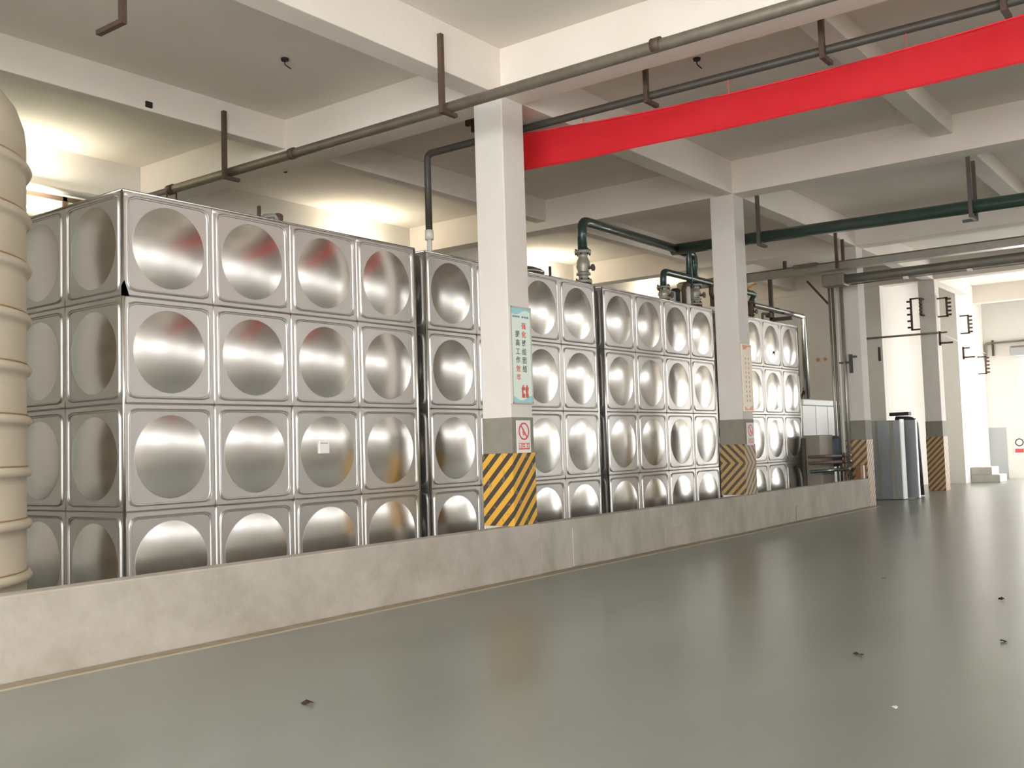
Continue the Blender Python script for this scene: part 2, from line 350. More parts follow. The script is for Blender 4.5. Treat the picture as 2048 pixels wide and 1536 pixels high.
for ti, ox in enumerate(OFF):
    t = thing('water_tank', (ox + 2, DEPTH / 2, 0.0), TL[ti], 'water tank', 'stainless water tanks'); tanks.append(t)
    L = lambda x, y, z: (x - 2, y - DEPTH / 2, z)
    jit = lambda: (random.uniform(-.006, .006), 0, random.uniform(-.006, .006))
    for i in range(4):
        for r in range(4):
            j = jit(); inst('panel', PM, t, L(i + .5, 0, ZT - r - .5), (j[0], 0, j[2]))
            inst('panel', PM, t, L(i + .5, DEPTH, ZT - r - .5), (0, 0, math.pi))
    for d in range(DEPTH):
        for r in range(4):
            inst('panel', PM, t, L(0, d + .5, ZT - r - .5), (0, 0, -math.pi / 2)); inst('panel', PM, t, L(4, d + .5, ZT - r - .5), (0, 0, math.pi / 2))
        for i in range(4): inst('panel', PM, t, L(i + .5, d + .5, ZT - 0.03), (-math.pi / 2, 0, 0))
    b = BM()                                             # welded corner posts and seams
    for x in (0.004, 3.996):
        for y in (0.004, DEPTH - 0.004): tube(b, [(ox + x, y, 0.075), (ox + x, y, ZT - 0.01)], 0.016, 8)
    for x in (0, 4): tube(b, [(ox + x, 0, ZT - 0.012), (ox + x, DEPTH, ZT - 0.012)], 0.014, 8)
    for y in (0.0, DEPTH): tube(b, [(ox, y, ZT - 0.012), (ox + 4, y, ZT - 0.012)], 0.014, 8)
    obj('corner_seam', b, m_steel, t)
    b = BM(); box(b, ox + 0.02, ox + 3.98, 0.02, DEPTH - 0.02, 0.0, 0.075); obj('base_frame', b, m_rsteel, t)
    b = BM(); box(b, ox + 0.031, ox + 3.969, 0.031, DEPTH - 0.031, 0.08, ZT - 0.035); obj('inner_shell', b, m_rsteel, t)
    b = BM()
    for i in range(5):
        for r in range(1, 4): lathe(b, [(0.012, -0.004), (0.009, 0.006)], (ox + i, 0.004, ZT - r), 8, 'Y')
    obj('weld_spot', b, m_rust, t)['kind'] = 'stuff'
t1, t2, t3, t4 = tanks
b = BM(); box(b, 2.33, 2.47, -0.054, -0.034, 1.56, 1.70); n_ = obj('paper_note', b, m_paper, t1)
b = BM()
for q in range(5): box(b, 2.345 + q * .022, 2.36 + q * .022, -0.0552, -0.0535, 1.665, 1.675)
obj('note_print', b, m_ink, n_)
b = BM(); v = [b.verts.new(q) for q in ((-0.02, -0.012, 3.07), (0.06, -0.012, 3.07), (0.045, -0.012, 3.12), (0.01, -0.012, 3.22), (-0.02, -0.012, 3.16))]; f = b.faces.new(v)
bmesh.ops.solidify(b, geom=[f], thickness=0.012); obj('rubber_patch', b, m_black, t1, label='black triangular patch on the tank corner')
b = BM(); v = [b.verts.new(q) for q in ((15.13, -0.042, 3.42), (15.22, -0.042, 3.42), (15.18, -0.05, 3.32))]; f = b.faces.new(v)
bmesh.ops.solidify(b, geom=[f], thickness=0.01); obj('arrow_mark', b, m_black, t4, label='small dark downward arrow')
def lid(t, x, y, r):
    b = BM(); lathe(b, [(r, 4.05), (r, 4.16), (r * 1.04, 4.165), (r * 1.04, 4.19), (r * 0.9, 4.225), (r * 0.5, 4.27), (0.01, 4.285)], (x, y, 0), 36); l = obj('manhole_lid', b, m_steel, t)
    b = BM(); box(b, x - r - 0.14, x - r + 0.05, y - 0.05, y + 0.05, 4.05, 4.30, 0.01); obj('lid_hinge', b, m_rsteel, l)
    b = BM(); tube(b, [(x - r + 0.02, y - .03, 4.28), (x - r - 0.06, y - .03, 4.40), (x - r - 0.22, y - .03, 4.36), (x - r - 0.3, y - 0.03, 4.2)], 0.03, 8, 0.05); obj('lid_handle', b, m_cast, l)
    b = BM(); lathe(b, [(0.035, 4.3), (0.06, 4.36), (0.06, 4.42), (0.03, 4.44)], (x - r + 0.02, y, 0), 12); obj('lid_clamp', b, m_rsteel, l)
lid(t1, 3.05, 0.95, 0.42); lid(t2, 7.0, 0.5, 0.3)
for t, x, y in ((t1, 2.0, 0.5), (t2, 7.55, 0.4)):
    b = BM(); tube(b, [(x, y, 4.05), (x, y, 4.34)], 0.022, 8); obj('vent_stub', b, m_rsteel, t)
b = BM(); tube(b, [(15.35, 0.25, 4.05), (15.35, 0.25, 4.27), (15.72, 0.25, 4.29)], 0.028, 8, 0.03); box(b, 15.64, 15.78, 0.2, 0.3, 4.22, 4.32); obj('float_arm', b, m_rsteel, t4)
# ------------------------------------------------------------------ ivory plastic tank on the left
pc = (-1.95, 0.70); PR = 1.255
t = thing('plastic_tank', (*pc, 0), 'tall ivory ribbed plastic tank at the left edge', 'plastic tank')
b = BM(); ringz = [0.62 + 0.43 * k for k in range(-1, 9)]
prof = [(PR - 0.03, 0.0)]
for z in ringz:
    prof += [(PR, z - 0.10), (PR, z - 0.045), (PR + 0.028, z - 0.035), (PR + 0.045, z), (PR + 0.028, z + 0.035), (PR, z + 0.045)]
prof += [(PR, 4.28), (PR - 0.015, 4.42), (PR - 0.07, 4.58), (PR - 0.19, 4.74), (PR - 0.40, 4.9), (PR - 0.7, 5.02), (0.4, 5.1), (0.3, 5.1), (0.3, 5.2), (0.02, 5.22)]
lathe(b, prof, (*pc, 0), 72); obj('body', b, m_poly, t)
for z in ringz[1:]:
    b = BM(); lathe(b, [(PR - 0.01, z + 0.046), (PR + 0.012, z + 0.046), (PR + 0.012, z + 0.056), (PR - 0.01, z + 0.056)], (*pc, 0), 72); obj('rib_seam', b, m_polyd, t)
b = BM(); a0 = math.radians(-72)
pts = [(pc[0] + (PR + 0.006) * math.cos(a0 + k * .035), pc[1] + (PR + 0.006) * math.sin(a0 + k * .035)) for k in range(4)]
vs = [[b.verts.new((px, py, z)) for px, py in pts] for z in (1.32, 1.52)]
for k in range(3): b.faces.new((vs[0][k], vs[0][k + 1], vs[1][k + 1], vs[1][k]))
bmesh.ops.solidify(b, geom=b.faces[:], thickness=0.003); obj('paper_label', b, m_paper, t)
# ------------------------------------------------------------------ overhead pipes and hangers
def hanger(x, y, ztop, zpipe, arm, label, mat=m_rsteel, w=0.056, group='angle steel pipe hangers'):
    t = thing('pipe_hanger', (x, y, ztop), label, 'hanger', group)
    b = BM(); box(b, x - w / 2, x + w / 2, y - w / 2, y + w / 2, zpipe - 0.03, ztop); obj('drop_bar', b, mat, t)
    ax, ay = arm; b = BM()
    box(b, min(x - w / 2, x + ax), max(x + w / 2, x + ax), min(y - w / 2, y + ay), max(y + w / 2, y + ay), zpipe - 0.075, zpipe - 0.03); obj('arm', b, mat, t)
    return t
# nearest grey pipe
XA, ZA = 3.42, 5.46
t = thing('grey_pipe', (XA, -1.5, ZA), 'long grey galvanised pipe crossing in front of the nearest pillar', 'pipe')
b = BM(); tube(b, [(XA, -15.5, ZA - .03), (XA, 4.2, ZA)], 0.062, 16); obj('pipe_run', b, m_galv, t)
b = BM(); tube(b, [(XA, 4.3, ZA), (XA, YB - .01, ZA)], 0.045, 14); obj('pipe_end', b, m_galv, t)
for y, l in ((4.2, .12), (1.55, .08), (-3.8, .1)):
    b = BM(); tube(b, [(XA, y - l / 2, ZA), (XA, y + l / 2, ZA)], 0.074, 16); obj('coupling', b, m_rsteel, t)
b = BM(); tube(b, [(XA - .06, 4.22, ZA), (XA - .06, 4.22, ZA - .3), ], 0.012, 6); tube(b, [(XA + .1, 4.22, ZA), (XA + .1, 4.22, ZA - .3)], 0.012, 6); obj('clamp', b, m_rsteel, t)
hanger(3.29, -1.125, 6.27, 5.43, (0.24, 0), 'rusty angle hanger on the main beam beside the nearest pillar')
hanger(3.34, 2.855, 6.30, 5.43, (0.24, 0), 'rusty angle hanger on the cross beam above the nearest stainless tank')
hanger(-0.10, -0.19, ZS, 5.63, (0, 0.4), 'empty angle bracket hanging at the top left')
# second, darker pipe with the drop into tank two
XB, ZBp = 5.52, 5.81
t = thing('dark_pipe', (XB, 1.07, 4.0), 'dark overhead pipe with a white tipped drop into the second tank', 'pipe')
b = BM(); tube(b, [(XB, -15.5, ZBp - .06), (XB, 1.08, ZBp), (XB, 1.08, 4.66)], 0.05, 14, 0.1); obj('pipe_run', b, m_dkpipe, t)
b = BM(); tube(b, [(XB, 1.08, 4.66), (XB, 1.08, 4.04)], 0.036, 14); tube(b, [(XB, 1.08, 4.7), (XB, 1.08, 4.56)], 0.062, 14); obj('white_tip', b, m_pvc, t)
hanger(XB - 0.08, -2.56, ZS, ZBp - .04, (0.26, 0), 'dark hanger of the dark pipe, just above the left part of the red banner')
hanger(XB - 0.08, -4.74, ZS, ZBp - .06, (0.26, 0), 'dark hanger of the dark pipe, above the middle of the red banner')
hanger(XB - 0.08, -6.55, ZS, ZBp - .06, (0.26, 0), 'dark hanger of the dark pipe at the top right corner')
b = BM(); box(b, 5.84, 5.9, 0.56, 0.62, 6.2, 6.45); box(b, 5.97, 6.02, 0.56, 0.62, 6.14, 6.45); box(b, 5.84, 6.02, 0.56, 0.62, 6.3, 6.34)
tag(obj('double_bracket', b, m_rsteel, loc=(5.93, .59, ZS)), 'short double steel bracket just left of the nearest pillar top', 'bracket')
# red banner
XR = 5.5
def btop(y): q = min(max((y + .64) / -6.1, 0), 1.24); return 5.735 - .55 * q + .43 * q * q
def bbot(y): q = min(max((y + .64) / -6.1, 0), 1.24); return 5.23 - .17 * q + .08 * q * q
b = BM(); nx, nz = 90, 8; grid = []
for i in range(nx + 1):
    y = -0.60 - i * (7.5 / nx); row = []
    for k in range(nz + 1):
        f = k / nz
        row.append(b.verts.new((XR + 0.012 * math.sin(y * 3.1 + f * 2.2) + 0.008 * math.sin(y * 7.3 - f * 3) * f, y, bbot(y) + (btop(y) - bbot(y)) * f)))
    grid.append(row)
for i in range(nx):
    for k in range(nz): b.faces.new((grid[i][k], grid[i + 1][k], grid[i + 1][k + 1], grid[i][k + 1])).smooth = True
bmesh.ops.solidify(b, geom=b.faces[:], thickness=0.004)
t = thing('red_banner', (XR, -4.2, 5.2), 'long plain red cloth banner stretched under the ceiling', 'banner')
obj('cloth', b, m_red, t)
b = BM(); tube(b, [(XR, -.6 - 7.5 * k / 30, btop(-.6 - 7.5 * k / 30)) for k in range(31)], 0.009, 6); obj('hem_cord', b, m_red, t)
for y in (-0.62, -1.6, -3.6, -5.6, -7.0, -8.05):
    b = BM(); tube(b, [(XR, y, btop(y)), (XR + .015, y, ZBp + .03)], 0.004, 5); obj('tie', b, m_red, t)
# ------------------------------------------------------------------ green pipes and valves
def valve(parent, x, y, z0, z1, r, mat=m_cast, name='valve'):
    h = z1 - z0; b = BM()
    P = [(r * 1.0, 0), (r * 1.75, 0), (r * 1.75, .09), (r * 1.05, .1), (r * 1.05, .24), (r * 1.5, .25), (r * 1.5, .31), (r * 1.15, .32), (r * 1.2, .38), (r * 1.5, .5), (r * 1.35, .66), (r * 1.0, .78), (r * 1.0, .9), (r * 1.75, .91), (r * 1.75, 1.0), (r, 1.0)]
    lathe(b, [(a, z0 + q * h) for a, q in P], (x, y, 0), 20); v = obj(name, b, mat, parent)
    b = BM()
    for q in (.045, .95):
        for k in range(6):
            a = k * math.pi / 3 + .3; tube(b, [(x + 1.5 * r * math.cos(a), y + 1.5 * r * math.sin(a), z0 + q * h - .05), (x + 1.5 * r * math.cos(a), y + 1.5 * r * math.sin(a), z0 + q * h + .05)], 0.014, 6)
    obj('flange_bolt', b, m_rsteel, v)['kind'] = 'stuff'
    b = BM(); tube(b, [(x, y - r, z0 + .45 * h), (x + .02, y - r * 2.1, z0 + .45 * h)], 0.022, 8); lathe(b, [(0.055, -r * 2.1), (0.055, -r * 2.35)], (x + .02, y, z0 + .45 * h), 14, 'Y'); obj('hand_wheel', b, m_rsteel, v)
XG, ZG = 11.66, 5.17
t = thing('green_main_pipe', (XG, 0.3, ZG), 'thick dark green overhead pipe running behind the chevron striped pillar', 'pipe')
b = BM(); tube(b, [(XG, -15.8, ZG - .22), (XG, 0.42, ZG)], 0.105, 18); obj('main_run', b, m_green, t)
b = BM(); tube(b, [(8.07, 0.12, 4.62), (8.07, 0.12, 5.10), (XG, 0.32, ZG)], 0.078, 16, 0.17); obj('branch', b, m_green, t)
valve(t, 8.07, 0.12, 4.10, 4.62, 0.075)
b = BM(); tube(b, [(8.07, .12, 4.03), (8.07, .12, 4.12)], .07, 14); obj('stub', b, m_green, t)
b = BM(); tube(b, [(XG - 0.02, 0.2, ZG), (11.88, 0.2, ZG - .01), (11.88, 0.2, 4.45)], 0.06, 14, 0.1); obj('drop', b, m_green, t)
b = BM(); tube(b, [(XG, 0.27, ZG - .03), (12.22, 0.27, ZG - .03), (12.22, 0.27, 4.55)], 0.08, 16, 0.17); obj('drop', b, m_green, t)
valve(t, 12.22, 0.27, 4.16, 4.56, 0.08)
b = BM(); tube(b, [(12.22, .27, 4.03), (12.22, .27, 4.17)], .085, 14); obj('stub', b, m_green, t)
b = BM(); tube(b, [(11.95, .2, 4.5), (11.7, .2, 4.5), (11.62, .2, 4.4), (11.62, .2, 4.04)], .045, 12, .08); obj('red_elbow', b, m_rsteel, t)
b = BM(); tube(b, [(11.78, .2, 4.04), (11.78, .2, 4.46)], .05, 12); obj('white_stub', b, m_pvc, t)
t = thing('green_transfer_pipe', (10.85, 0.2, 4.1), 'lower green pipe arching from the third tank to the farthest tank', 'pipe')
b = BM(); tube(b, [(10.84, .2, 4.34), (10.84, .2, 4.64), (14.72, .2, 4.64), (14.86, .2, 4.62), (14.62, .2, 4.42)], 0.06, 14, 0.12); obj('pipe_run', b, m_green, t)
valve(t, 10.84, 0.2, 4.06, 4.36, 0.07)
b = BM(); box(b, 10.95, 11.32, .12, .3, 4.05, 4.3, .02); obj('actuator', b, m_cast, t)
b = BM(); lathe(b, [(.085, 4.12), (.085, 4.34), (.05, 4.36)], (11.22, .16, 0), 14); obj('actuator_cap', b, m_black, t)
valve(t, 14.62, 0.2, 4.05, 4.46, 0.055, m_rsteel)
b = BM(); tube(b, [(12.78, .2, 4.6), (12.78, .2, 4.42), (12.9, .2, 4.34)], .045, 10, .05); box(b, 12.84, 12.98, .14, .26, 4.2, 4.4); obj('hanging_cock', b, m_rsteel, t)
b = BM(); tube(b, [(14.5, .2, 4.71), (14.95, .2, 4.85)], .03, 8); tag(obj('valve_lever', b, m_orange, loc=(14.5, .2, 4.71)), 'short ochre lever above the green transfer pipe end', 'lever')
hanger(XG - .14, -1.36, ZB, ZG - .12, (.3, 0), 'hanger of the green main pipe beside the chevron striped pillar', m_dkpipe, .06)
hanger(XG - .14, -4.85, ZB, ZG - .19, (.34, 0), 'pale footed hanger of the green main pipe, left of the pair at right', m_dkpipe, .055)
hanger(XG + .2, -4.85, ZB, ZG - .19, (.0, .2), 'hanger of the green main pipe, right one of the pair at right', m_dkpipe, .055)
# silver pipe beside the farthest tank
t = thing('silver_pipe', (17.55, .2, 2.5), 'shiny silver pipe running off the farthest tank and down to the white tank', 'pipe')
b = BM(); tube(b, [(14.75, .2, 4.40), (17.58, .2, 4.39), (17.58, .2, 2.47)], 0.06, 14, 0.04); obj('pipe_run', b, m_silver, t)
b = BM(); tube(b, [(17.72, .2, 4.3), (17.72, .2, 2.5)], 0.025, 10); obj('thin_riser', b, m_silver, t)
b = BM(); box(b, 16.33, 16.41, .42, .5, 4.25, 5.15); box(b, 16.33, 16.41, .0, .5, 4.2, 4.28); tag(obj('angle_support', b, m_dkpipe, loc=(16.37, .46, 5.15)), 'brown angle support under the overhead tray behind the silver pipe', 'bracket')
# ------------------------------------------------------------------ overhead tray, pipes near the third pillar
XT = 16.5
t = thing('cable_tray', (XT, -1.1, 5.24), 'upper grey overhead tray crossing the third pillar', 'cable tray')
b = BM(); box(b, XT - .13, XT - .115, -15.5, 2.8, 5.2, 5.34); box(b, XT + .115, XT + .13, -15.5, 2.8, 5.2, 5.34); box(b, XT - .13, XT + .13, -15.5, 2.8, 5.19, 5.2); obj('channel', b, m_insul, t)
b = BM(); tube(b, [(XT, -15.5, 5.32), (XT, 2.8, 5.32)], .07, 12); obj('tray_pipe', b, m_galv, t)
b = BM(); box(b, XT - .15, XT + .15, -.62, -.1, 5.3, 5.40); obj('tray_cover', b, m_galv, t)
t = thing('insulated_pipe', (XT + .1, -1.1, 4.98), 'lower thick insulated overhead pipe starting at the third pillar', 'pipe')
b = BM(); tube(b, [(XT + .08, -15.5, 4.98), (XT + .08, -1.15, 4.98)], .105, 16); obj('pipe_run', b, m_insul, t)
b = BM(); box(b, XT - .14, XT + .2, -1.2, -.72, 4.84, 5.1, .02); obj('junction_box', b, m_galv, t)
b = BM(); tube(b, [(XT + .05, -15.5, 4.85), (XT + .05, -1.3, 4.85)], .014, 8); obj('conduit', b, m_silver, t)
for y in (-2.45, -3.7):
    b = BM(); box(b, XT - .02, XT + .1, y - .05, y + .05, 4.825, 4.875, .01); obj('clip', b, m_pvc, t)
for x, lab in ((16.2, 'left rod of the pair above the third pillar tray'), (16.62, 'right rod of the pair above the third pillar tray')):
    b = BM(); box(b, x - .03, x + .03, -1.16, -1.1, 5.18 if x < 16.5 else 5.3, ZB + (.08 if x < 16.5 else 0)); tag(obj('support_rod', b, m_rsteel, loc=(x, -1.13, ZB)), lab, 'rod', 'tray support rods')
b = BM(); box(b, XT + .06, XT + .12, .15, .22, 5.38, 5.56); tag(obj('support_rod', b, m_rsteel, loc=(XT + .09, .18, 5.38)), 'short rod standing on the tray left of the third pillar', 'rod', 'tray support rods')
t = thing('conduit_bundle', (17.5, -.72, 0), 'pale vertical conduits on the left side of the third pillar', 'conduit')
for k, (y, r, mt) in enumerate(((-.74, .04, m_insul), (-.63, .035, m_pvc), (-.54, .03, m_galv), (-.46, .028, m_insul))):
    b = BM(); tube(b, [(17.535, y, .02), (17.535, y, 5.0)], r, 10); obj('conduit', b, mt, t)
b = BM(); tube(b, [(17.56, -.42, 4.62), (17.56, .05, 5.2)], .025, 8); obj('diagonal_conduit', b, m_rsteel, t)
b = BM(); box(b, 17.52, 17.6, -.9, -.84, 3.0, 3.42); box(b, 17.5, 17.6, -.84, -.62, 3.22, 3.26); box(b, 17.5, 17.6, -1.0, -.9, 3.34, 3.38); tag(obj('wall_bracket', b, m_dkpipe, loc=(17.58, -.87, 3.0)), 'dark steel bracket on the left face of the third pillar', 'bracket')
# ------------------------------------------------------------------ behind the low wall at its far end
t = thing('white_tank', (18.4, .9, 0), 'white square tank with pipes on top, left of the third pillar', 'tank')
b = BM(); box(b, 17.28, 19.7, .2, 1.7, 0, 2.32, .02); obj('body', b, m_white, t)
b = BM(); box(b, 17.25, 19.73, .17, 1.73, 2.32, 2.46, .02); obj('lid', b, m_white, t)
b = BM()
for x in (18.1, 18.9): box(b, x - .01, x + .01, .19, .2, .05, 2.3)
for z in (.9, 1.6): box(b, 17.28, 19.7, .19, .2, z - .008, z + .008)
obj('panel_joint', b, m_pvc, t)
b = BM(); lathe(b, [(.07, 2.44), (.07, 2.66)], (18.2, .5, 0), 14); obj('white_neck', b, m_pvc, t)
b = BM(); tube(b, [(17.45, .3, 2.47), (17.75, .3, 2.72), (17.85, .3, 2.7)], .03, 8); lathe(b, [(.06, 2.68), (.09, 2.74), (.03, 2.78)], (17.85, .3, 0), 10); obj('float_valve', b, m_rsteel, t)
t = thing('pump_set', (17.0, -.5, 0), 'grey pump cabinet with a dark round motor beside the third pillar', 'pump')
b = BM(); box(b, 16.32, 17.15, -.52, -.12, .1, 1.62, .02); obj('cabinet', b, m_cartn, t)
b = BM(); lathe(b, [(.03, 0.9), (.17, .92), (.2, 1.0), (.2, 1.5), (.17, 1.58), (.05, 1.6)], (17.25, -.44, 0), 20); obj('motor', b, m_motor, t)
b = BM(); box(b, 16.26, 16.32, -.2, -.12, .1, 1.56, .01); obj('side_plate', b, m_dkpipe, t)
b = BM(); box(b, 16.3, 17.4, -.54, -.12, 0, .1); obj('plinth', b, m_grey, t)
for z, lab, mt in ((1.17, 'top', m_rsteel), (1.04, 'middle', m_rsteel), (.87, 'lowest', m_green)):
    t = thing('feed_pipe', (16.5, -.78, z), lab + ' of the three horizontal feed pipes behind the low wall end', 'pipe', 'horizontal feed pipes')
    b = BM(); tube(b, [(14.95, -.78, z), (17.4, -.78, z - .02)], .036, 12); obj('pipe_run', b, mt, t)
    b = BM(); lathe(b, [(.045, 17.34), (.06, 17.36), (.06, 17.42), (.04, 17.44)], (0, -.78, z - .02), 14, 'X'); obj('white_cap', b, m_silver, t)
t = thing('pipe_stand', (16.9, -.79, 0), 'thin steel stand holding the three horizontal feed pipes', 'stand')
b = BM(); box(b, 16.88, 16.92, -.86, -.82, 0, 1.22); obj('upright', b, m_rsteel, t)
for z in (1.12, .99, .82): b = BM(); box(b, 16.88, 16.92, -.86, -.74, z - .01, z + .012); obj('rest', b, m_rsteel, t)
t = thing('small_carton', (17.4, -.85, .62), 'small brown and white carton on the low wall by the third pillar', 'carton')
b = BM(); box(b, 17.2, 17.58, -1.08, -.97, .628, .92); obj('carton_body', b, m_wood, t)
b = BM(); box(b, 17.36, 17.44, -1.09, -1.08, .63, .92); obj('white_edge', b, m_paper, t)
# ------------------------------------------------------------------ film wrapped panels, hose
t = thing('wrapped_panel_stack', (20.15, -.8, 0), 'film wrapped steel panels standing beside the third pillar, nearest and widest', 'steel panels')
b = BM(); box(b, 20.0, 20.26, -1.16, -.4, .02, 1.93, .01); obj('panel_stack', b, m_film, t)
b = BM(); box(b, 19.985, 20.0, -1.0, -.92, .02, 1.93); box(b, 19.985, 20.0, -.62, -.57, .02, 1.93); obj('tape_strip', b, m_cartn, t)
b = BM(); box(b, 19.99, 20.27, -1.185, -1.16, .02, 1.95); obj('white_edge', b, m_white, t)
t = thing('wrapped_steel_sheet', (20.75, -1.2, 0), 'narrow film wrapped steel panel peeking out right of the wider stack', 'steel panels')
b = BM(); box(b, 20.7, 20.8, -1.33, -.6, .01, 1.93, .008); obj('panel_sheet', b, m_film, t)
b = BM(); box(b, 20.69, 20.81, -1.345, -1.33, .01, 1.94); obj('white_edge', b, m_white, t)
b = BM(); tube(b, [(21.6, -.62, 1.95), (21.6, -1.06, 1.93), (21.6, -1.12, .03)], .105, 14, .16); tag(obj('dark_hose', b, m_hose, loc=(21.6, -1.1, 0)), 'thick dark hose bent over behind the film wrapped panels', 'hose')
b = BM(); box(b, 21.45, 21.7, -.98, -.5, 2.06, 2.15); tag(obj('dark_plank', b, m_black, loc=(21.5, -.7, 2.06)), 'dark plank lying on top behind the film wrapped panels', 'plank')
b = BM(); box(b, 22.4, 22.5, -.9, -.84, 0, 2.0, .005); tag(obj('pale_post', b, m_pvc, loc=(22.45, -.87, 0)), 'thin pale post between the dark hose and the farthest pillar', 'post')
# ------------------------------------------------------------------ racks and brackets at the far end
def rack(loc, face, h, label, n=5, mat=m_rsteel):
    x, y, z = loc; t = thing('insulator_rack', loc, label, 'rack', 'steel insulator racks'); d = (-1, 0) if face == 'x' else (0, -1)
    def bx(u0, u1, z0, z1, s=.03):
        b = BM()
        if face == 'b': box(b, x - s, x + s, y + u0, y + u1, z0, z1); return b
        if face == 'x': box(b, x - u1, x - u0, y - s, y + s, z0, z1)
        else: box(b, x - s, x + s, y - u1, y - u0, z0, z1)
        return b
    obj('upright', bx(.22, .27, z - h, z), mat, t)
    obj('arm', bx(0, .27, z - .04, z), mat, t); obj('arm', bx(0, .27, z - h, z - h + .04), mat, t)
    for k in range(n):
        zz = z - h * (k + .5) / n; obj('insulator_peg', bx(.27, .36, zz - .025, zz + .025, .025), mat, t)
rack((24.32, -.66, 5.42), 'b', .92, 'tall rack left of the farthest pillar top')
rack((24.2, -.78, 5.36), 'x', .5, 'short rack on the left face of the farthest pillar')
rack((24.42, -1.1, 5.36), 'y', .55, 'ochre rack on the bright front face of the farthest pillar')
rack((28.9, -.65, 5.3), 'y', .6, 'rack on the bright wall right of the farthest pillar')
rack((31.0, -.65, 4.1), 'y', .6, 'lowest rack, close to the end wall corner')
def lbracket(loc, label):
    x, y, z = loc; t = thing('wall_bracket', loc, label, 'bracket', 'small wall brackets')
    b = BM(); box(b, x - .03, x + .03, y - .05, y, z - .4, z); obj('upright', b, m_rsteel, t)
    b = BM(); box(b, x - .03, x + .03, y - .36, y, z - .36, z - .31); obj('arm', b, m_rsteel, t)
    b = BM(); box(b, x - .03, x + .03, y - .22, y, z - .06, z - .02); obj('arm', b, m_rsteel, t)
lbracket((24.4, -1.1, 4.42), 'bracket on the bright face of the farthest pillar'); lbracket((29.0, -.65, 4.3), 'bracket on the bright wall under its rack')
b = BM(); box(b, 24.16, 24.2, .46, .52, 3.7, 4.1); tag(obj('wall_bracket', b, m_dkpipe, loc=(24.18, .49, 3.7)), 'short dark bracket on the partition edge behind the third pillar', 'bracket')
b = BM(); tube(b, [(24.165, 1.2, 4.38), (24.165, -1.15, 4.36)], .03, 10); tag(obj('thin_pipe', b, m_galv, loc=(24.1, 0, 4.37)), 'thin pipe spanning from the partition to the farthest pillar', 'pipe')
b = BM(); tube(b, [(24.4, -1.13, 4.36), (28.9, -.9, 4.3), (31.9, -.72, 4.25)], .014, 6); tag(obj('cable', b, m_pvc, loc=(28.9, -.9, 4.3)), 'pale cable sagging along the bright right hand wall', 'cable')
for y in (2.29, 2.07):
    t = thing('wall_outlet', (24.19, y, 3.82), 'left of the two ochre wall boxes on the partition' if y > 2.2 else 'right of the two ochre wall boxes on the partition', 'wall box', 'ochre wall boxes')
    b = BM(); lathe(b, [(.05, 24.2), (.055, 24.17), (.03, 24.165)], (0, y, 3.88), 14, 'X'); obj('cover', b, m_orange, t)
# end wall
t = thing('wall_pipe', (31.95, -1.2, 4.5), 'grey pipe bent along the end wall above the doorway', 'pipe')
b = BM(); tube(b, [(31.93, -.72, 4.0), (31.93, -.72, 4.58), (31.93, -6.0, 4.66)], .035, 10, .06); obj('pipe_run', b, m_galv, t)
b = BM(); box(b, 31.9, 31.98, -.98, -.92, 4.15, 4.68); obj('clamp', b, m_rsteel, t)
t = thing('air_curtain', (31.85, -2.6, 4.05), 'pale air curtain box above the doorway of the end wall', 'air curtain')
b = BM(); box(b, 31.72, 31.99, -4.0, -1.5, 4.08, 4.42, .03); obj('housing', b, m_dado, t)
b = BM(); box(b, 31.71, 31.74, -3.95, -1.55, 4.36, 4.42); obj('grille', b, m_galv, t)
t = thing('concrete_steps', (29.6, -1.1, 0), 'two step concrete block against the bright far wall', 'steps')
b = BM(); box(b, 29.1, 30.1, -1.28, -.66, .24, .48, .015); obj('upper_step', b, m_step, t)
b = BM(); box(b, 29.1, 30.1, -1.5, -.66, 0, .24, .015); obj('lower_step', b, m_step, t)
t = thing('wall_notice', (31.98, -1.58, .75), 'red and white round notice beside the end wall doorway', 'notice')
b = BM(); box(b, 31.98, 31.995, -1.74, -1.42, .78, 1.4); obj('plate', b, m_paper, t)
b = BM(); box(b, 31.972, 31.98, -1.7, -1.44, .86, .99); obj('red_strip', b, m_signred, t)
b = BM(); N = 28
for k in range(N):
    a0, a1 = 2 * math.pi * k / N, 2 * math.pi * (k + 1) / N
    b.faces.new([b.verts.new((31.978, -1.58 + r * math.cos(a), 1.2 + r * math.sin(a))) for r, a in ((.1, a0), (.13, a0), (.13, a1), (.1, a1))])
bmesh.ops.solidify(b, geom=b.faces[:], thickness=.002); obj('red_ring', b, m_signred, t)
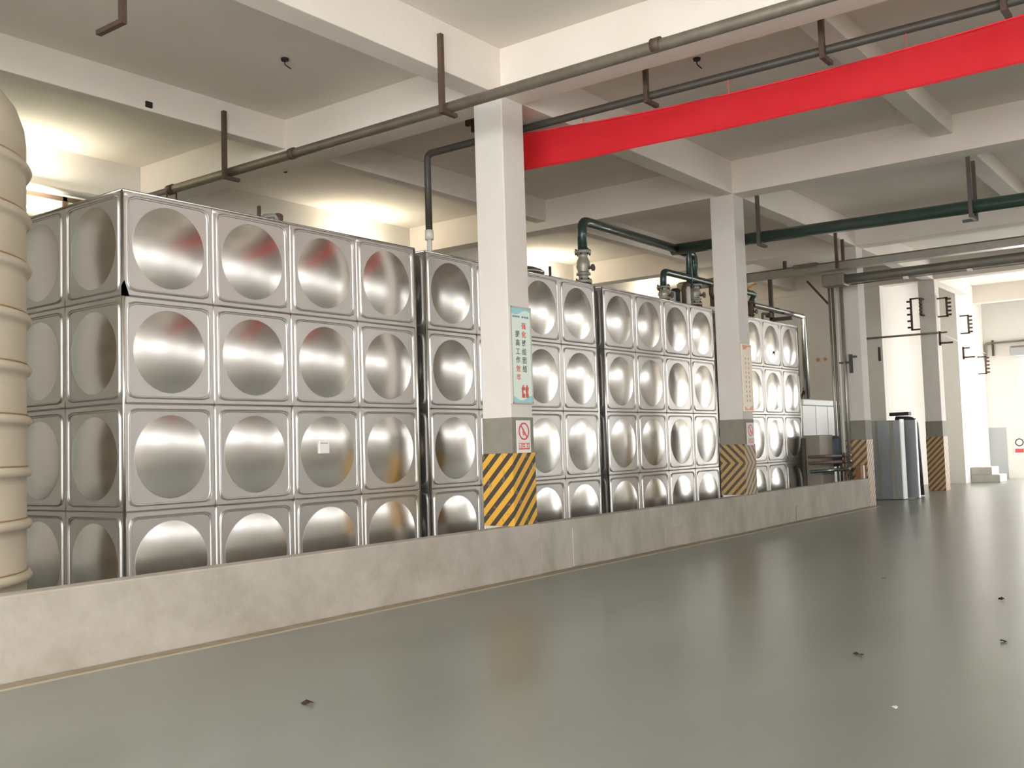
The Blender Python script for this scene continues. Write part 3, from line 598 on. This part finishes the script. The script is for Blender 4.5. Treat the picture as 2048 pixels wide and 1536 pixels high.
# ------------------------------------------------------------------ signs
def slogan(x0, x1, z0, z1, label, first):
    y = -1.1; t = thing('slogan_board', ((x0 + x1) / 2, y - .012, z0), label, 'sign'); W, H = x1 - x0, z1 - z0
    fm = m_frame if first else m_orng
    b = BM(); box(b, x0, x1, y - .022, y - .001, z0, z1, .004); obj('board', b, m_signbg if first else m_cream, t)
    b = BM(); f = .016
    for q in ((x0 - .004, x0 + f, z0, z1), (x1 - f, x1 + .004, z0, z1), (x0, x1, z0 - .004, z0 + f), (x0, x1, z1 - f, z1 + .004)): box(b, q[0], q[1], y - .028, y - .001, q[2], q[3])
    obj('frame', b, m_frame if first else m_cream, t)
    for zc, s in ((z1 - f, -1), (z0 + f, 1)):
        b = BM(); n = 14; yy = y - .0235
        for k in range(n):
            a, c = x0 + f + (W - 2 * f) * k / n, x0 + f + (W - 2 * f) * (k + 1) / n
            h = lambda u: .05 + .03 * math.sin((u - x0) / W * 6.3 + (0 if s < 0 else 2))
            prism(b, ((a, zc), (c, zc), (c, zc + s * h(c)), (a, zc + s * h(a))), yy - .001, yy + .002)
        obj('wave_band', b, m_signblue if first else m_orng, t)
    yl = -.0125
    if first:
        text('lettering', '强化', m_inkred, t, (.055, yl, H - .235), .088, vert=True, gap=1.2)
        text('lettering', '班组团结', m_ink, t, (.055, yl, H - .235 - .212), .088, vert=True, gap=1.2)
        text('lettering', '提高工作', m_ink, t, (-.075, yl, H - .34), .088, vert=True, gap=1.2)
        text('lettering', '效率', m_pink, t, (-.075, yl, H - .34 - .424), .088, vert=True, gap=1.2)
        b = BM()
        for k in range(9):
            if k == 4: continue
            xx = x0 + .045 + k * .037; box(b, xx, xx + .026, y - .0245, y - .022, z1 - .13, z1 - .108)
        obj('headline', b, m_inkblue, t)
        for s in (-1, 1):
            b = BM(); cx = (x0 + x1) / 2 + .05 + s * .038
            for q in ((cx - .03, cx + .03, .07, .12), (cx - .028, cx + .01 * s + .01, .12, .16), (cx - .032, cx + .032, .16, .2), (cx - .012, cx + .012, .2, .225)): box(b, q[0], q[1], y - .0255, y - .022, z0 + q[2], z0 + q[3])
            obj('red_emblem', b, m_signred, t)
    else:
        for cx in (-.06, .06):
            b = BM()
            for k in range(10):
                zz = z1 - .25 - k * .082; c = (x0 + x1) / 2 + cx
                box(b, c - .02, c + .02, y - .0245, y - .022, zz - .006, zz + .006); box(b, c - .006, c + .006, y - .0245, y - .022, zz - .024, zz + .024)
            obj('print_column', b, m_pink, t)
slogan(4.455, 4.87, 2.09, 3.27, 'pale mint slogan board with two columns of characters on the nearest pillar', True)
slogan(11.12, 11.5, 2.06, 3.23, 'cream slogan board with orange ends on the chevron striped pillar', False)
def nofire(x0, x1, z0, z1, label):
    y = -1.108; t = thing('no_fire_sign', ((x0 + x1) / 2, y, z0), label, 'sign'); H = z1 - z0; cx = (x0 + x1) / 2; cz = z0 + H * .66
    b = BM(); box(b, x0, x1, y - .012, y, z0, z1, .002); obj('plate', b, m_paper, t)
    b = BM(); N = 32; yy = y - .0135; R = H * .27
    for k in range(N):
        a0, a1 = 2 * math.pi * k / N, 2 * math.pi * (k + 1) / N
        prism(b, [(cx + r * math.cos(a), cz + r * math.sin(a)) for r, a in ((R * .82, a0), (R, a0), (R, a1), (R * .82, a1))], yy - .002, yy + .002)
    c, s = math.cos(math.radians(-50)), math.sin(math.radians(-50)); w_ = R * .085
    prism(b, [(cx + c * l - s * q, cz + s * l + c * q) for l, q in ((-R * .85, -w_), (R * .85, -w_), (R * .85, w_), (-R * .85, w_))], yy - .003, yy + .002)
    obj('prohibition_ring', b, m_signred, t)
    b = BM(); prism(b, [(cx + px * R, cz + pz * R) for px, pz in ((-.3, -.1), (-.18, -.45), (.12, -.5), (.22, -.2), (.02, .0), (.0, .35), (-.2, .15))], y - .0138, y - .011)
    obj('flame', b, m_pink, t)
    b = BM(); box(b, x0 + .03, x1 - .03, y - .0135, y - .011, z0 + H * .1, z0 + H * .3); obj('red_strip', b, m_signred, t)
    text('lettering', '禁止烟火', m_paper, t, (0, -.0143, H * .2), .062, sx=.88)
nofire(4.52, 4.80, 1.49, 1.885, 'white no naked flame sign with red ring on the nearest pillar')
nofire(11.19, 11.47, 1.47, 1.86, 'white no naked flame sign on the chevron striped pillar')
# ------------------------------------------------------------------ wall lamps behind the tanks
for k, x in enumerate((2.3, 9.3, 15.9, 21.6)):
    t = thing('wall_lamp', (x, YB - .12, 5.35), ('first', 'second', 'third', 'fourth')[k] + ' batten lamp from the left, on the wall behind the tanks', 'lamp', 'batten lamps on the back wall')
    b = BM(); box(b, x - .65, x + .65, YB - .12, YB - .01, 5.28, 5.36, .01); obj('batten', b, m_pvc, t)
    b = BM(); tube(b, [(x - .6, YB - .15, 5.41), (x + .6, YB - .15, 5.41)], .018, 10); obj('lamp_tube', b, m_tube, t)
    d = bpy.data.lights.new('lamp_light', 'AREA'); d.shape = 'RECTANGLE'; d.size = 1.2; d.size_y = .12; d.energy = 17; d.color = (1, .92, .74)
    o = bpy.data.objects.new('lamp_light', d); COL.objects.link(o); o.parent = t; o.location = (0, -.12, .12); o.rotation_euler = (math.pi - .25, 0, 0)
# ------------------------------------------------------------------ small things
def debris(loc, s, label, mat=m_leaf):
    b = BM(); n = 7; c = b.verts.new((loc[0], loc[1], s * .35)); vs = []
    for k in range(n):
        a = 2 * math.pi * k / n; r = s * random.uniform(.45, 1); vs.append(b.verts.new((loc[0] + r * math.cos(a), loc[1] + r * math.sin(a), random.uniform(.002, s * .5))))
    for k in range(n): b.faces.new((c, vs[k], vs[(k + 1) % n]))
    bmesh.ops.solidify(b, geom=b.faces[:], thickness=.003); tag(obj('floor_scrap', b, mat, loc=(loc[0], loc[1], 0)), label, 'scrap', 'scraps on the floor')
debris((3.0, -6.7), .05, 'largest dark scrap on the floor near the right edge'); debris((5.05, -6.28), .05, 'small dark scrap on the floor at the right, farther than the largest')
debris((2.03, -5.95), .05, 'brownish scrap on the floor right of centre', m_rsteel); debris((.73, -6.58), .025, 'tiny pale scrap on the near floor at right', m_paper)
debris((-.95, -3.5), .05, 'brownish scrap on the near floor left of centre', m_rsteel); debris((6.05, -4.91), .03, 'tiny dark speck on the floor towards the far end')
def hook(x, y, label):
    t = thing('ceiling_hook', (x, y, ZS), label, 'hook', 'hooks in the ceiling')
    b = BM(); lathe(b, [(.045, ZS - .03), (.05, ZS)], (x, y, 0), 12); obj('rose', b, m_black, t)
    b = BM(); tube(b, [(x, y, ZS - .02), (x, y, ZS - .08), (x + .07, y - .03, ZS - .12)], .008, 6); obj('wire', b, m_black, t)
hook(2.91, 1.08, 'small dark hook in the ceiling above the nearest tank'); hook(6.35, -2.81, 'small dark hook in the ceiling between the two pipes')
b = BM(); box(b, 2.14, 2.24, 2.86, 2.89, 6.06, 6.14, .01); tag(obj('beam_anchor', b, m_black, loc=(2.19, 2.88, 6.06)), 'dark anchor stub on the cross beam above the ivory tank', 'anchor')
b = BM(); box(b, 5.5, 5.54, 4.12, 4.16, 6.12, 6.45); tag(obj('steel_stub', b, m_rsteel, loc=(5.52, 4.14, ZS)), 'short steel stub hanging from the ceiling behind the grey pipe', 'stub')
